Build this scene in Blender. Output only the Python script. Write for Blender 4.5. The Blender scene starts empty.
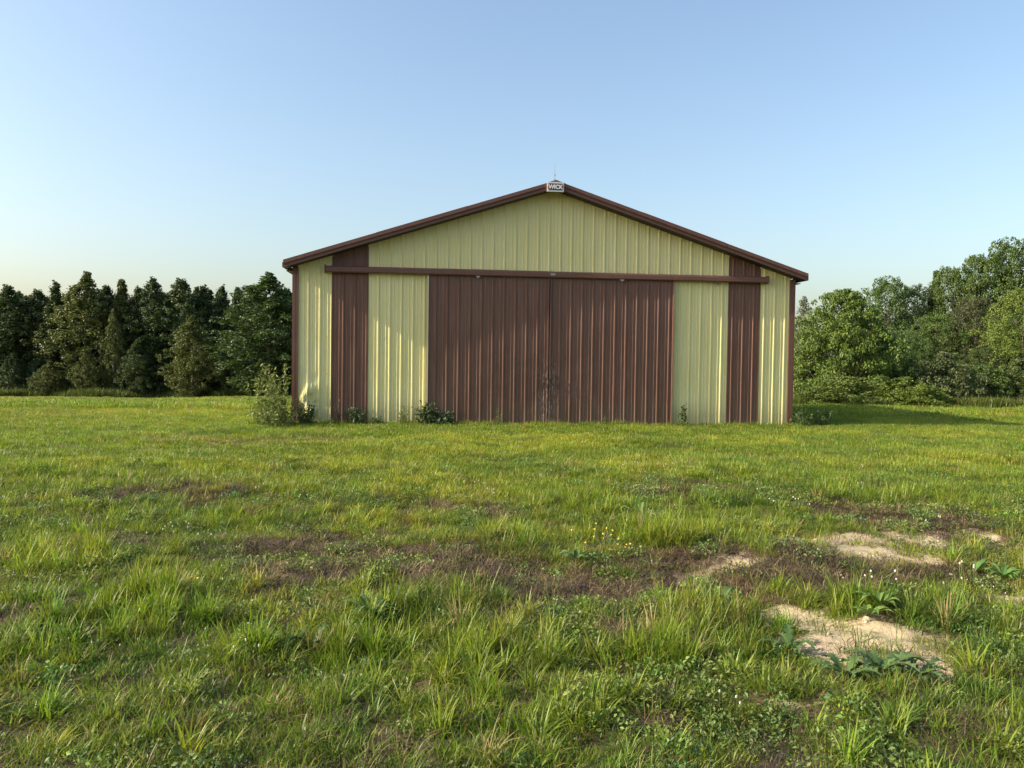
import bpy, bmesh, math, random
import numpy as np
from mathutils import Vector, Matrix, Euler
rng = np.random.default_rng(7); random.seed(7)
scn = bpy.context.scene
COL = scn.collection

# ------------------------------------------------------------------ camera
YAW, PIT, ROLL = -.1037, -.0286, .0142
CX, CY, CZ, F = -3.0685, -20.02, 1.6, 794.7
Rv = np.array([math.cos(YAW), math.sin(YAW), 0.]); Fw = np.array([-math.sin(YAW), math.cos(YAW), 0.]); Up = np.array([0, 0, 1.])
Fd = math.cos(PIT)*Fw + math.sin(PIT)*Up; U2 = -math.sin(PIT)*Fw + math.cos(PIT)*Up
cr, sr = math.cos(ROLL), math.sin(ROLL)
cR = cr*Rv + sr*U2; cU = -sr*Rv + cr*U2
cam = bpy.data.cameras.new('camera'); cam.sensor_width = 36; cam.lens = F*36/1024; cam.clip_end = 5000; cam.clip_start = .05
co = bpy.data.objects.new('camera', cam); COL.objects.link(co)
M = Matrix(((cR[0], cU[0], -Fd[0], CX), (cR[1], cU[1], -Fd[1], CY), (cR[2], cU[2], -Fd[2], CZ), (0, 0, 0, 1)))
co.matrix_world = M
scn.camera = co

def ray(px, py):
    return Fd + cR*((px-512)/F) + cU*((384-py)/F)
def on_plane_y(px, py, y=0.):                      # point of the facade plane behind a pixel
    d = ray(px, py); t = (y-CY)/d[1]
    return CX + t*d[0], CZ + t*d[2]
def at_depth(px, depth):                           # ground point behind pixel column at a distance
    d = ray(px, 365); t = depth/np.dot(d, Fd)
    return CX + t*d[0], CY + t*d[1]

# ------------------------------------------------------------------ noise + terrain
def _hash(ix, iy, s):
    h = (ix.astype(np.int64)*374761393 + iy.astype(np.int64)*668265263 + s*1442695041) & 0x7fffffff
    h = (h ^ (h >> 13))*1274126177 & 0x7fffffff
    return ((h ^ (h >> 16)) & 0xffff)/65535.
def vnoise(x, y, s=0):
    x = np.asarray(x, float); y = np.asarray(y, float)
    ix, iy = np.floor(x), np.floor(y); fx, fy = x-ix, y-iy
    fx = fx*fx*(3-2*fx); fy = fy*fy*(3-2*fy)
    a = _hash(ix, iy, s); b = _hash(ix+1, iy, s); c = _hash(ix, iy+1, s); d = _hash(ix+1, iy+1, s)
    return (a*(1-fx)+b*fx)*(1-fy) + (c*(1-fx)+d*fx)*fy
def fbm(x, y, s=0, o=4):
    v = 0; a = .5; t = 0
    for i in range(o):
        v = v + a*vnoise(x*2**i, y*2**i, s+i*17); t += a; a *= .5
    return v/t
def sstep(a, b, x):
    t = np.clip((np.asarray(x, float)-a)/(b-a), 0, 1); return t*t*(3-2*t)

def gz_flat(x, y):
    x = np.asarray(x, float); y = np.asarray(y, float)
    d = y-CY
    k = .0285 - .0165*np.clip(x/24, -1, 1)
    e = np.clip(d-24, 0, 110)
    return -k*e*sstep(0, 8, e)
def gz(x, y):
    x = np.asarray(x, float); y = np.asarray(y, float)
    d = np.hypot(x-CX, y-CY)
    near = 1-sstep(14, 19, y-CY)
    b = (fbm(x*.9, y*.9, 3)-.5)*.16*(.25+.75*near) + (fbm(x*4, y*4, 9, 3)-.5)*.07*near + (fbm(x*.22, y*.22, 21, 2)-.5)*.22*sstep(2, 8, np.abs(y+.5))
    return gz_flat(x, y) + b - .02

def pix_ground(px, py):
    d = ray(px, py); t = -CZ/d[2]
    return CX+t*d[0], CY+t*d[1], t*np.dot(d, Fd)

# patches of the near field: (pixel centre, pixel half sizes) turned into ground ellipses
def ell(px, py, rx, ry):
    x, y, t = pix_ground(px, py)
    x2, y2, t2 = pix_ground(px, py-ry); x3, y3, t3 = pix_ground(px, py+ry)
    return x, y, rx*t/F, max(.12, (y2-y3)/2)
SAND = [ell(*e) for e in [(850,632,135,25),(905,650,75,16),(905,540,110,14),(850,550,60,11),(1005,601,52,17),(742,562,60,9),(690,566,70,8),(775,610,62,9),(980,532,30,6),(940,655,40,8),(1060,640,60,12),(800,700,25,6)]]
DEAD = [ell(*e) for e in [(690,583,110,17),(740,560,120,18),(300,545,75,24),(430,560,120,24),(330,575,60,22),(600,598,78,24),(560,575,60,14),(900,518,95,11),(880,575,110,16),(805,590,90,18),(960,575,70,22),(690,492,70,8),(170,490,80,10),(990,545,60,14),(850,600,60,12),(250,440,120,5),(500,620,50,18),(210,560,45,14),(120,540,40,9),(480,505,40,7),(720,640,30,12),(60,610,30,10)]]
LUSH = [ell(*e) for e in [(140,610,80,30),(620,655,120,22),(330,655,130,22),(525,545,32,14),(672,540,40,12),(885,605,60,15),(980,560,45,14),(40,640,60,25),(450,600,40,14),(575,500,60,8),(700,620,60,16),(380,610,50,18),(60,560,60,12),(520,640,60,20),(850,500,60,7),(980,640,30,14)]]
def field(L, x, y, warp=.35, s=5):
    wx = x + (fbm(x*1.6, y*1.6, s)-.5)*warp*2.2; wy = y + (fbm(x*1.6+31, y*1.6+7, s)-.5)*warp*3
    m = np.zeros(np.shape(x))
    for (cx, cy, rx, ry) in L:
        q = np.sqrt(((wx-cx)/rx)**2 + ((wy-cy)/ry)**2)
        m = np.maximum(m, 1-sstep(.62, 1.15, q))
    return m
def sandm(x, y):
    q = sstep(.36, .52, fbm(x*2.6, y*2.6, 47, 4)); return np.clip(field(SAND, x, y, .42, 5)*(.5+.8*q), 0, 1)
def deadm(x, y): return np.clip(field(DEAD, x, y, .6, 11), 0, 1)
def lushm(x, y): return field(LUSH, x, y, .35, 23)

# ------------------------------------------------------------------ helpers
def tag(o, label=None, cat=None, group=None, kind=None):
    if label: o['label'] = label
    if cat: o['category'] = cat
    if group: o['group'] = group
    if kind: o['kind'] = kind
    return o
def empty(name, loc, rz=0, **k):
    o = bpy.data.objects.new(name, None); COL.objects.link(o)
    o.location = loc; o.rotation_euler = (0, 0, rz); o.empty_display_size = .2
    return tag(o, **k)
def mesh_np(name, V, Fs, mat, attrs=None, smooth=False):
    V = np.asarray(V, np.float32).reshape(-1, 3)
    me = bpy.data.meshes.new(name)
    me.vertices.add(len(V)); me.vertices.foreach_set('co', V.ravel())
    idx = []; ls = []; tot = []; p = 0
    for A in Fs:
        A = np.asarray(A, np.int32)
        if not len(A): continue
        n = A.shape[1]; idx.append(A.ravel()); ls.append(p+np.arange(len(A))*n); tot.append(np.full(len(A), n)); p += A.size
    idx = np.concatenate(idx); ls = np.concatenate(ls); tot = np.concatenate(tot)
    me.loops.add(len(idx)); me.loops.foreach_set('vertex_index', idx.astype(np.int32))
    me.polygons.add(len(ls)); me.polygons.foreach_set('loop_start', ls.astype(np.int32)); me.polygons.foreach_set('loop_total', tot.astype(np.int32))
    me.polygons.foreach_set('use_smooth', np.full(len(ls), smooth))
    for k, a in (attrs or {}).items():
        at = me.attributes.new(k, 'FLOAT', 'POINT'); at.data.foreach_set('value', np.asarray(a, np.float32))
    me.update(calc_edges=True); me.validate()
    if mat: me.materials.append(mat)
    return me
def link(name, me, parent=None, **k):
    o = bpy.data.objects.new(name, me); COL.objects.link(o); o.parent = parent
    return tag(o, **k)
class MB:
    def __init__(s): s.V = []; s.F4 = []; s.F3 = []; s.n = 0; s.A = []
    def add(s, V, F4=(), F3=(), a=0.):
        V = np.asarray(V, float).reshape(-1, 3)
        if len(F4): s.F4.append(np.asarray(F4)+s.n)
        if len(F3): s.F3.append(np.asarray(F3)+s.n)
        s.V.append(V); s.A.append(np.full(len(V), a) if np.isscalar(a) else a); s.n += len(V)
    def box(s, x0, x1, y0, y1, z0, z1):
        V = [(x, y, z) for z in (z0, z1) for y in (y0, y1) for x in (x0, x1)]
        s.add(V, [(0,2,3,1),(4,5,7,6),(0,1,5,4),(2,6,7,3),(0,4,6,2),(1,3,7,5)])
    def tube(s, P, R, n=6, a=0.):
        P = np.asarray(P, float); R = np.broadcast_to(R, (len(P),)); V = []
        T = np.gradient(P, axis=0); T /= np.linalg.norm(T, axis=1)[:, None]+1e-9
        for i in range(len(P)):
            u = np.cross(T[i], (0.31, 1, .17) if abs(T[i][1]) < .9 else (1, 0, 0)); u /= np.linalg.norm(u); w = np.cross(T[i], u)
            for k in range(n):
                t = 2*math.pi*k/n; V.append(P[i]+R[i]*(math.cos(t)*u+math.sin(t)*w))
        Fq = [(i*n+k, i*n+(k+1) % n, (i+1)*n+(k+1) % n, (i+1)*n+k) for i in range(len(P)-1) for k in range(n)]
        s.add(V, Fq, a=a)
    def mesh(s, name, mat, smooth=False):
        Fs = []
        if s.F4: Fs.append(np.concatenate(s.F4))
        if s.F3: Fs.append(np.concatenate(s.F3))
        return mesh_np(name, np.concatenate(s.V), Fs, mat, {'v': np.concatenate(s.A)}, smooth)
    def build(s, name, mat, parent=None, smooth=False, **k): return link(name, s.mesh(name, mat, smooth), parent, **k)

# ------------------------------------------------------------------ materials
def newmat(name):
    m = bpy.data.materials.new(name); m.use_nodes = True; nt = m.node_tree; nt.nodes.clear()
    out = nt.nodes.new('ShaderNodeOutputMaterial'); return m, nt, out
class NT:
    def __init__(s, nt): s.nt = nt
    def n(s, t, ins=None, **p):
        nd = s.nt.nodes.new(t)
        for k, v in p.items(): setattr(nd, k, v)
        for k, v in (ins or {}).items():
            if isinstance(v, bpy.types.NodeSocket): s.nt.links.new(v, nd.inputs[k])
            else: nd.inputs[k].default_value = v
        return nd
    def math(s, op, a, b=0., c=None, clamp=False):
        d = {0: a, 1: b}
        if c is not None: d[2] = c
        return s.n('ShaderNodeMath', d, operation=op, use_clamp=clamp).outputs[0]
    def mix(s, f, a, b, mode='MIX'):
        nd = s.n('ShaderNodeMix', data_type='RGBA', blend_type=mode); nd.clamp_factor = True
        for i, v in ((0, f), (6, a), (7, b)):
            if isinstance(v, bpy.types.NodeSocket): s.nt.links.new(v, nd.inputs[i])
            else: nd.inputs[i].default_value = v if i == 0 else (tuple(v)+(1,) if len(v) == 3 else v)
        return nd.outputs[2]
    def ramp(s, f, a, b):
        return s.n('ShaderNodeMapRange', {0: f, 1: a, 2: b, 3: 0., 4: 1.}, interpolation_type='SMOOTHSTEP').outputs[0]
    def noise(s, vec, scale, detail=4., rough=.55):
        return s.n('ShaderNodeTexNoise', {'Vector': vec, 'Scale': scale, 'Detail': detail, 'Roughness': rough}).outputs[0]
    def link(s, a, b): s.nt.links.new(a, b)

def foliage_mat(name, source, base=(1,1,1), trans=.35, rough=.5, hue_amt=.25, straw=None, objvar=False):
    """source: 'inst' colour from the instancer attribute, 'obj' from object colour, 'fix' base only"""
    m, nt, out = newmat(name); N = NT(nt)
    v = N.n('ShaderNodeAttribute', attribute_name='v', attribute_type='GEOMETRY').outputs['Fac']
    if source == 'inst': c = N.n('ShaderNodeAttribute', attribute_name='tint', attribute_type='INSTANCER').outputs['Color']
    elif source == 'obj': c = N.n('ShaderNodeObjectInfo').outputs['Color']
    else: c = N.n('ShaderNodeRGB').outputs[0]; c.default_value = (*base, 1)
    f = N.math('MULTIPLY_ADD', v, hue_amt*2, 1-hue_amt)
    g = N.n('ShaderNodeHueSaturation', {'Color': c, 'Value': f, 'Hue': N.math('MULTIPLY_ADD', v, -.035, .5175)}).outputs[0]
    if straw is not None:
        g = N.mix(N.ramp(v, straw, straw+.06), g, (.30, .24, .09))
    p = N.n('ShaderNodeBsdfPrincipled', {'Base Color': g, 'Roughness': rough, 'Specular IOR Level': .35})
    t = N.n('ShaderNodeBsdfTranslucent', {'Color': N.mix(1., g, (1.0, 1.05, .55), 'MULTIPLY')})
    mx = N.n('ShaderNodeMixShader', {0: trans, 1: p.outputs[0], 2: t.outputs[0]})
    N.link(mx.outputs[0], out.inputs[0]); return m
def simple_mat(name, col, rough=.5, metallic=0., var=.12, scale=6., bump=0., bscale=40.):
    m, nt, out = newmat(name); N = NT(nt)
    P = N.n('ShaderNodeTexCoord').outputs['Object']
    k = N.noise(P, scale)
    c = N.mix(k, [x*(1-var) for x in col], [min(1, x*(1+var)) for x in col])
    p = N.n('ShaderNodeBsdfPrincipled', {'Base Color': c, 'Roughness': rough, 'Metallic': metallic})
    if bump:
        b = N.n('ShaderNodeBump', {'Height': N.noise(P, bscale), 'Strength': bump, 'Distance': .02}); N.link(b.outputs[0], p.inputs['Normal'])
    N.link(p.outputs[0], out.inputs[0]); return m

def steel_mat(name, col, fade, rough=.42, stain=0., chalk=.25, mud=.5, dent=None):
    """painted ribbed steel, weathered: chalky streaks, dust thrown up at the foot, scuffs"""
    m, nt, out = newmat(name); N = NT(nt)
    P = N.n('ShaderNodeTexCoord').outputs['Object']
    S = N.n('ShaderNodeSeparateXYZ', {0: P}); z = S.outputs[2]
    st = N.n('ShaderNodeMapping', {'Vector': P, 'Scale': (5., 5., .35)}).outputs[0]
    streak = N.noise(st, 3., 5., .6)
    blotch = N.noise(P, .9, 4., .6)
    fine = N.noise(P, 30., 3.)
    c = N.mix(N.math('MULTIPLY', N.ramp(streak, .35, .75), chalk), col, fade)
    c = N.mix(N.math('MULTIPLY', N.ramp(blotch, .45, .7), chalk*.6), c, fade)
    # dust line thrown up by rain at the foot of the sheets
    edge = N.math('ADD', z, N.math('MULTIPLY', N.math('SUBTRACT', streak, .5), -.8))
    mz = N.math('MULTIPLY', N.math('SUBTRACT', 1., N.ramp(edge, .05, .75)), mud)
    c = N.mix(mz, c, (.13, .095, .06))
    if stain:
        bx = N.math('SUBTRACT', S.outputs[0], -.55); bz = N.math('SUBTRACT', z, 1.15)
        r = N.math('SQRT', N.math('ADD', N.math('MULTIPLY', bx, bx), N.math('MULTIPLY', N.math('MULTIPLY', bz, bz), 1.8)))
        w = N.math('ADD', r, N.math('MULTIPLY', N.math('SUBTRACT', N.noise(P, 2.2, 6., .65), .5), 3.2))
        c = N.mix(N.math('MULTIPLY', N.math('SUBTRACT', 1., N.ramp(w, .8, 1.0)), stain), c, (.028, .017, .014))
        for (ax, az_, ar, aw, st2) in ((JX-.35, .15, 1.25, .07, .16), (JX+.5, -.2, 1.05, .06, .2)):
            qx = N.math('SUBTRACT', S.outputs[0], ax); qz = N.math('SUBTRACT', z, az_)
            rr_ = N.math('SQRT', N.math('ADD', N.math('MULTIPLY', qx, qx), N.math('MULTIPLY', qz, qz)))
            rr_ = N.math('ADD', rr_, N.math('MULTIPLY', N.math('SUBTRACT', N.noise(P, 1.5, 4.), .5), .9))
            ring = N.math('SUBTRACT', 1., N.ramp(N.math('ABSOLUTE', N.math('SUBTRACT', rr_, ar)), 0., aw*2))
            c = N.mix(N.math('MULTIPLY', N.math('MULTIPLY', ring, N.ramp(fine, .35, .6)), st2), c, (.26, .16, .12))
        # pale scratches either side of the joint of the two leaves
        sx = N.math('ABSOLUTE', N.math('SUBTRACT', S.outputs[0], JX))
        sc = N.noise(N.n('ShaderNodeMapping', {'Vector': P, 'Scale': (40., 40., 7.)}).outputs[0], 1., 5., .7)
        f = N.math('MULTIPLY', N.math('SUBTRACT', 1., N.ramp(sx, .02, .38)), N.ramp(sc, .52, .62))
        f = N.math('MULTIPLY', f, N.math('SUBTRACT', 1., N.ramp(z, .9, 2.1)))
        c = N.mix(f, c, (.42, .33, .27))
    c = N.mix(.12, c, N.mix(fine, (.2, .2, .2), (.8, .8, .8)), 'SOFT_LIGHT')
    rr = N.math('MULTIPLY_ADD', blotch, .25, rough-.02)
    p = N.n('ShaderNodeBsdfPrincipled', {'Base Color': c, 'Roughness': rr, 'Specular IOR Level': .35})
    b = N.n('ShaderNodeBump', {'Height': N.noise(P, 1.7, 3.), 'Strength': .35, 'Distance': .03}); N.link(b.outputs[0], p.inputs['Normal'])
    N.link(p.outputs[0], out.inputs[0]); return m

# ------------------------------------------------------------------ world + sun
sd = Vector((3.65, .33, -2.0)).normalized()
elev = math.asin(-sd.z); az = math.atan2(-sd.x, -sd.y)
w = bpy.data.worlds.new('World'); scn.world = w; w.use_nodes = True
nt = w.node_tree; nt.nodes.clear()
sky = nt.nodes.new('ShaderNodeTexSky'); sky.sky_type = 'NISHITA'; sky.sun_disc = False
sky.sun_elevation = elev; sky.sun_rotation = az; sky.altitude = 200
sky.air_density = 1.25; sky.dust_density = 3.5; sky.ozone_density = 1.9
bg = nt.nodes.new('ShaderNodeBackground'); bg.inputs[1].default_value = .12
wo = nt.nodes.new('ShaderNodeOutputWorld'); nt.links.new(sky.outputs[0], bg.inputs[0]); nt.links.new(bg.outputs[0], wo.inputs[0])
sun = bpy.data.lights.new('sun', 'SUN'); sun.energy = 4.2; sun.angle = math.radians(.6); sun.color = (1, .87, .68)
so = bpy.data.objects.new('sun', sun); COL.objects.link(so); so.rotation_euler = sd.to_track_quat('-Z', 'Y').to_euler(); so.location = (-40, -5, 30)
vs = scn.view_settings; vs.view_transform = 'Standard'; vs.look = 'None'; vs.gamma = 1; vs.exposure = 1.08; vs.use_curve_mapping = False
scn.cycles.max_bounces = 6; scn.cycles.transparent_max_bounces = 4; scn.cycles.diffuse_bounces = 3

# ------------------------------------------------------------------ ground
def axis(lo, hi, fine_lo, fine_hi, step, growth=1.12):
    a = list(np.arange(fine_lo, fine_hi, step)); s = step; x = a[-1]
    while x < hi: s *= growth; x += s; a.append(x)
    s = step; x = a[0]; b = []
    while x > lo: s *= growth; x -= s; b.append(x)
    return np.array(b[::-1]+a)
xs = axis(-900, 900, -11, 9, .06); ys = axis(-300, 1500, -18.5, -4, .06, 1.08)
X, Y = np.meshgrid(xs, ys); Z = gz(X, Y)
sm = sandm(X, Y); dm = deadm(X, Y)
Z = Z - sm*.015
nx, ny = len(xs), len(ys)
I = np.arange(nx*ny).reshape(ny, nx)
Fq = np.stack([I[:-1,:-1], I[:-1,1:], I[1:,1:], I[1:,:-1]], -1).reshape(-1, 4)
m, nt, out = newmat('soil_and_turf'); N = NT(nt)
P = N.n('ShaderNodeTexCoord').outputs['Object']
sa = N.n('ShaderNodeAttribute', attribute_name='sand', attribute_type='GEOMETRY').outputs['Fac']
da = N.n('ShaderNodeAttribute', attribute_name='dead', attribute_type='GEOMETRY').outputs['Fac']
n1 = N.noise(P, 9., 6., .65); n2 = N.noise(P, 60., 4., .6); n3 = N.noise(P, 1.2, 4.)
far = N.ramp(N.n('ShaderNodeSeparateXYZ', {0: P}).outputs[1], -9., 1.)
soil = N.mix(n1, (.055, .036, .02), (.14, .10, .058))
turf = N.mix(n1, (.05, .08, .015), (.13, .18, .03))
turf = N.mix(N.ramp(n3, .4, .7), turf, (.15, .16, .035))
thatch = N.mix(n2, (.035, .024, .017), (.13, .095, .06))
sand = N.mix(n2, (.33, .25, .145), (.58, .48, .31))
sand = N.mix(N.ramp(n1, .5, .72), sand, (.22, .16, .095))
c = N.mix(far, soil, turf)
c = N.mix(N.math('MULTIPLY', da, .9), c, thatch)
c = N.mix(N.ramp(N.math('ADD', sa, N.math('MULTIPLY', N.math('SUBTRACT', n1, .5), 1.3)), .25, .75), c, sand)
p = N.n('ShaderNodeBsdfPrincipled', {'Base Color': c, 'Roughness': .95, 'Specular IOR Level': .15})
b = N.n('ShaderNodeBump', {'Height': N.math('ADD', n1, N.math('MULTIPLY', n2, .5)), 'Strength': .8, 'Distance': .02}); N.link(b.outputs[0], p.inputs['Normal'])
N.link(p.outputs[0], out.inputs[0])
link('ground', mesh_np('ground', np.stack([X, Y, Z], -1), [Fq], m, {'sand': sm.ravel(), 'dead': dm.ravel()}, True), kind='structure')

# ------------------------------------------------------------------ barn
W, H, RISE, DEP = 6.4, 3.819, 2.073, 8.2
SL = RISE/W
def ztop(x): return H + RISE - SL*abs(x) + .03
JX = on_plane_y(549, 350, -.1)[0]
cream = steel_mat('cream_steel', (.62, .575, .25), (.72, .67, .40), .4, chalk=.5, mud=.35)
brown = steel_mat('brown_steel', (.125, .058, .038), (.19, .108, .078), .42, chalk=.55, mud=.4)
doorb = steel_mat('brown_door_steel', (.125, .060, .040), (.185, .105, .078), .4, stain=.16, chalk=.55, mud=.4)
trimb = steel_mat('brown_trim_steel', (.125, .058, .040), (.19, .10, .075), .35, chalk=.3, mud=.0)
PITCH = 12.8/45
def profile(a, b, o, pitch=PITCH, off=.0):
    """rib profile between a and b: list of (position, outward height)"""
    pts = {a: 0., b: 0.}
    k0 = math.floor((a-o)/pitch)-1; k1 = math.ceil((b-o)/pitch)+1
    for k in range(k0, k1+1):
        c = o+k*pitch
        for dx, h in ((-.026, 0), (-.015, .017), (.015, .017), (.026, 0), (pitch*.34-.010, 0), (pitch*.34, .006), (pitch*.34+.010, 0), (pitch*.66-.010, 0), (pitch*.66, .006), (pitch*.66+.010, 0)):
            if a+.002 < c+dx < b-.002: pts[c+dx] = h
    return sorted(pts.items())
def sheet(mb, prof, zb, zt, nz=14, place=None, disp=None):
    xs_ = np.array([p[0] for p in prof]); hs = np.array([p[1] for p in prof]); n = len(xs_)
    zb_ = np.array([zb(x) if callable(zb) else zb for x in xs_]); zt_ = np.array([zt(x) if callable(zt) else zt for x in xs_])
    T = np.linspace(0, 1, nz+1)[:, None]
    Zg = zb_[None]*(1-T)+zt_[None]*T; Xg = np.repeat(xs_[None], nz+1, 0); Hg = np.repeat(hs[None], nz+1, 0)
    if disp is not None: Hg = Hg + disp(Xg, Zg)
    V = place(Xg, Zg, Hg).reshape(-1, 3)
    J = np.arange((nz+1)*n).reshape(nz+1, n)
    mb.add(V, np.stack([J[:-1,:-1], J[:-1,1:], J[1:,1:], J[1:,:-1]], -1).reshape(-1, 4))
front = lambda y0: (lambda Xg, Zg, Hg: np.stack([Xg, y0-Hg, Zg], -1))
def oil(Xg, Zg): return (fbm(Xg*1.3, Zg*.9, 51, 3)-.5)*.012
def dents(Xg, Zg):                                   # bashed lower corner of the left bay
    g = np.exp(-((Xg+5.95)/.3)**2 - ((Zg-.45)/.42)**2)
    return oil(Xg, Zg) + g*(fbm(Xg*5, Zg*3.2, 77, 2)-.45)*.34 + .02*np.exp(-((Xg+5.7)/.2)**2-((Zg-.2)/.3)**2)
barn = empty('pole_barn', (0, 0, 0), label='cream and brown ribbed steel pole barn with gable roof and closed double sliding doors', cat='barn')
bx = {k: on_plane_y(k, y)[0] for k, y in ((332,350),(367.5,350),(427,350),(672,350),(727.5,350),(758.5,350))}
x332, x368, x427, x672, x728, x759 = [bx[k] for k in (332,367.5,427,672,727.5,758.5)]
XR = 6.4-.0
RZ = on_plane_y(420, 271.5)[1]                       # level of the door track
Zlow = -.03
def wallpart(name, mat, a, b, zb, zt, y0=0., nz=16, disp=oil, lab=None):
    mb = MB(); sheet(mb, profile(a, b, -6.4+.06), zb, zt, nz, front(y0), disp)
    for zr in (.35, 1.25, 2.15, 3.0):
        for k in range(0, 45):
            x = -6.4+.06+(k+.5)*PITCH
            if a+.03 < x < b-.03: mb.box(x-.007, x+.007, -.014, .0, zr-.007, zr+.007)
    return mb.build(name, mat, barn, label=lab)
wallpart('wall_panel', cream, -W+.1, x332, Zlow, ztop, nz=46, disp=dents, lab='dented cream wall panel beside the left corner trim')
wallpart('wall_panel', brown, x332, x368, Zlow, ztop, lab='tall brown wall panel left of the sliding doors')
wallpart('wall_panel', cream, x368, x427+.05, Zlow, RZ, lab='cream wall panel between the left brown panel and the doors')
wallpart('wall_panel', cream, x672-.05, x728, Zlow, RZ, lab='cream wall panel between the doors and the right brown panel')
wallpart('wall_panel', brown, x728, x759, Zlow, ztop, lab='tall brown wall panel right of the sliding doors')
wallpart('wall_panel', cream, x759, W-.1, Zlow, ztop, lab='cream wall panel beside the right corner trim')
mbp = MB()
for a, b in ((x368, 0.), (0., x728)): sheet(mbp, profile(a, b, -6.4+.06), RZ, ztop, 8, front(0.), oil)
mbp.build('gable_panel', cream, barn, label='cream ribbed gable panel above the door track')
# overlap lap lines (flashing edges) where colours change
for x in (x332, x368, x728, x759):
    mb = MB(); mb.box(x-.012, x+.012, -.012, .004, Zlow, ztop(x)-.05); mb.build('lap_trim', trimb, barn)
# back frame wall (timber girts and sheathing), closing the shell
mb = MB(); V = []
for y in (.03, .12): V += [(-W+.05, y, -.3), (W-.05, y, -.3), (W-.05, y, H), (0, y, H+RISE-.03), (-W+.05, y, H)]
mb.add(V, [(0,1,6,5),(1,2,7,6),(2,3,8,7),(3,4,9,8),(4,0,5,9),(0,1,2,4),(5,6,7,9)], [(2,3,4),(7,8,9)])
mb.build('wall_frame', simple_mat('framing_timber', (.20, .14, .08), .8), barn)
# side and back walls
for s in (-1, 1):
    mb = MB(); sheet(mb, profile(.0, DEP, .1), Zlow-.9, H+.0, 6, lambda a, z, h, s=s: np.stack([s*(W+h), a, z], -1)); mb.build('side_wall', cream, barn)
mb = MB()
for a, b in ((-W, 0.), (0., W)): sheet(mb, profile(a, b, -6.4+.06), Zlow-.9, ztop, 6, lambda a_, z, h: np.stack([a_, DEP+h, z], -1))
mb.build('back_wall', cream, barn)
# corner trims
for s in (-1, 1):
    mb = MB(); mb.box(s*W-.035 if s > 0 else -W-.035, s*W+.035 if s > 0 else -W+.035, -.036, .10, Zlow-.1, H+.02)
    mb.box(min(s*(W-.11), s*(W-.03)), max(s*(W-.11), s*(W-.03)), -.033, .01, Zlow-.1, H+.0)
    mb.build('corner_trim', trimb, barn)
# roof
OS, OF = .19, .38
TOPO = .19                                            # roof top above the wall line
def rz_(x): return H+RISE-SL*abs(x)
roof = None
for s in (-1, 1):
    mb = MB()
    prof = profile(-OF+.02, DEP+OF, .1)
    n = 10; T = np.linspace(0, W+OS, n+1)
    ps = np.array([p[0] for p in prof]); hs = np.array([p[1] for p in prof])
    Yg = np.repeat(ps[None], n+1, 0); Hg = np.repeat(hs[None], n+1, 0); Xg = np.repeat(T[:, None], len(ps), 1)
    V = np.stack([s*Xg, Yg, H+RISE-SL*Xg+TOPO-.03+Hg], -1).reshape(-1, 3); J = np.arange((n+1)*len(ps)).reshape(n+1, -1)
    mb.add(V, np.stack([J[:-1,:-1], J[:-1,1:], J[1:,1:], J[1:,:-1]], -1).reshape(-1, 4))
    r = mb.build('roof', trimb, barn)
    if roof is None: roof = r
mb = MB()
for s in (-1, 1):
    V = [(0, -OF-.02, H+RISE+TOPO+.03), (0, DEP+OF, H+RISE+TOPO+.03), (s*.24, DEP+OF, H+RISE+TOPO+.025-SL*.24), (s*.24, -OF-.02, H+RISE+TOPO+.025-SL*.24)]
    mb.add(V+[(x, y, z-.02) for x, y, z in V], [(0,1,2,3),(4,7,6,5),(0,3,7,4),(2,1,5,6),(3,2,6,7)])
mb.build('ridge_cap', trimb, roof)
# rakes: stepped fascia along both slopes, front and back, and the soffit
def slope_bar(mb, s, y0, y1, lo, hi, xa=0., xb=W+OS):
    V = [(s*x, y, H+RISE-SL*x+d) for x in (xa, xb) for y in (y0, y1) for d in (lo, hi)]
    mb.add(V, [(0,1,3,2),(4,6,7,5),(0,4,5,1),(2,3,7,6),(0,2,6,4),(1,5,7,3)])
for s in (-1, 1):
    for yy, e in ((-OF, -1), (DEP+OF, 1)):
        mb = MB()
        for q in range(3):
            a, b = sorted((yy, yy+e*(.045+.004*(q % 2)))); slope_bar(mb, s, a, b, .114-.003*(q % 2), TOPO+.012+.004*(q % 2), (W+OS)*q/3, (W+OS)*(q+1)/3)
        a, b = sorted((yy, yy+e*.022)); slope_bar(mb, s, a, b, .092, .112)
        a, b = sorted((yy, yy+e*.010)); slope_bar(mb, s, a, b, .022, .090)
        mb.build('rake_trim', trimb, barn)
    mb = MB(); mb.box(*sorted((s*(W+OS), s*(W+OS+.03))), -OF+.012, DEP+OF-.012, H-SL*(W+OS)+RISE+.03, H-SL*(W+OS)+RISE+TOPO-.04)
    mb.build('eave_trim', trimb, barn)
soff = simple_mat('soffit_shade_steel', (.035, .022, .018), .7)  # soffit darker than the trim: shade under the overhang put into its colour
mb = MB()
for s in (-1, 1):
    slope_bar(mb, s, -OF+.004, -.028, .024, .036)
    mb.box(*sorted((s*(W+.03), s*(W+OS-.003))), .0, DEP, H-SL*.1-.055, H-SL*.1-.035)
mb.build('soffit', soff, barn)
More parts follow.
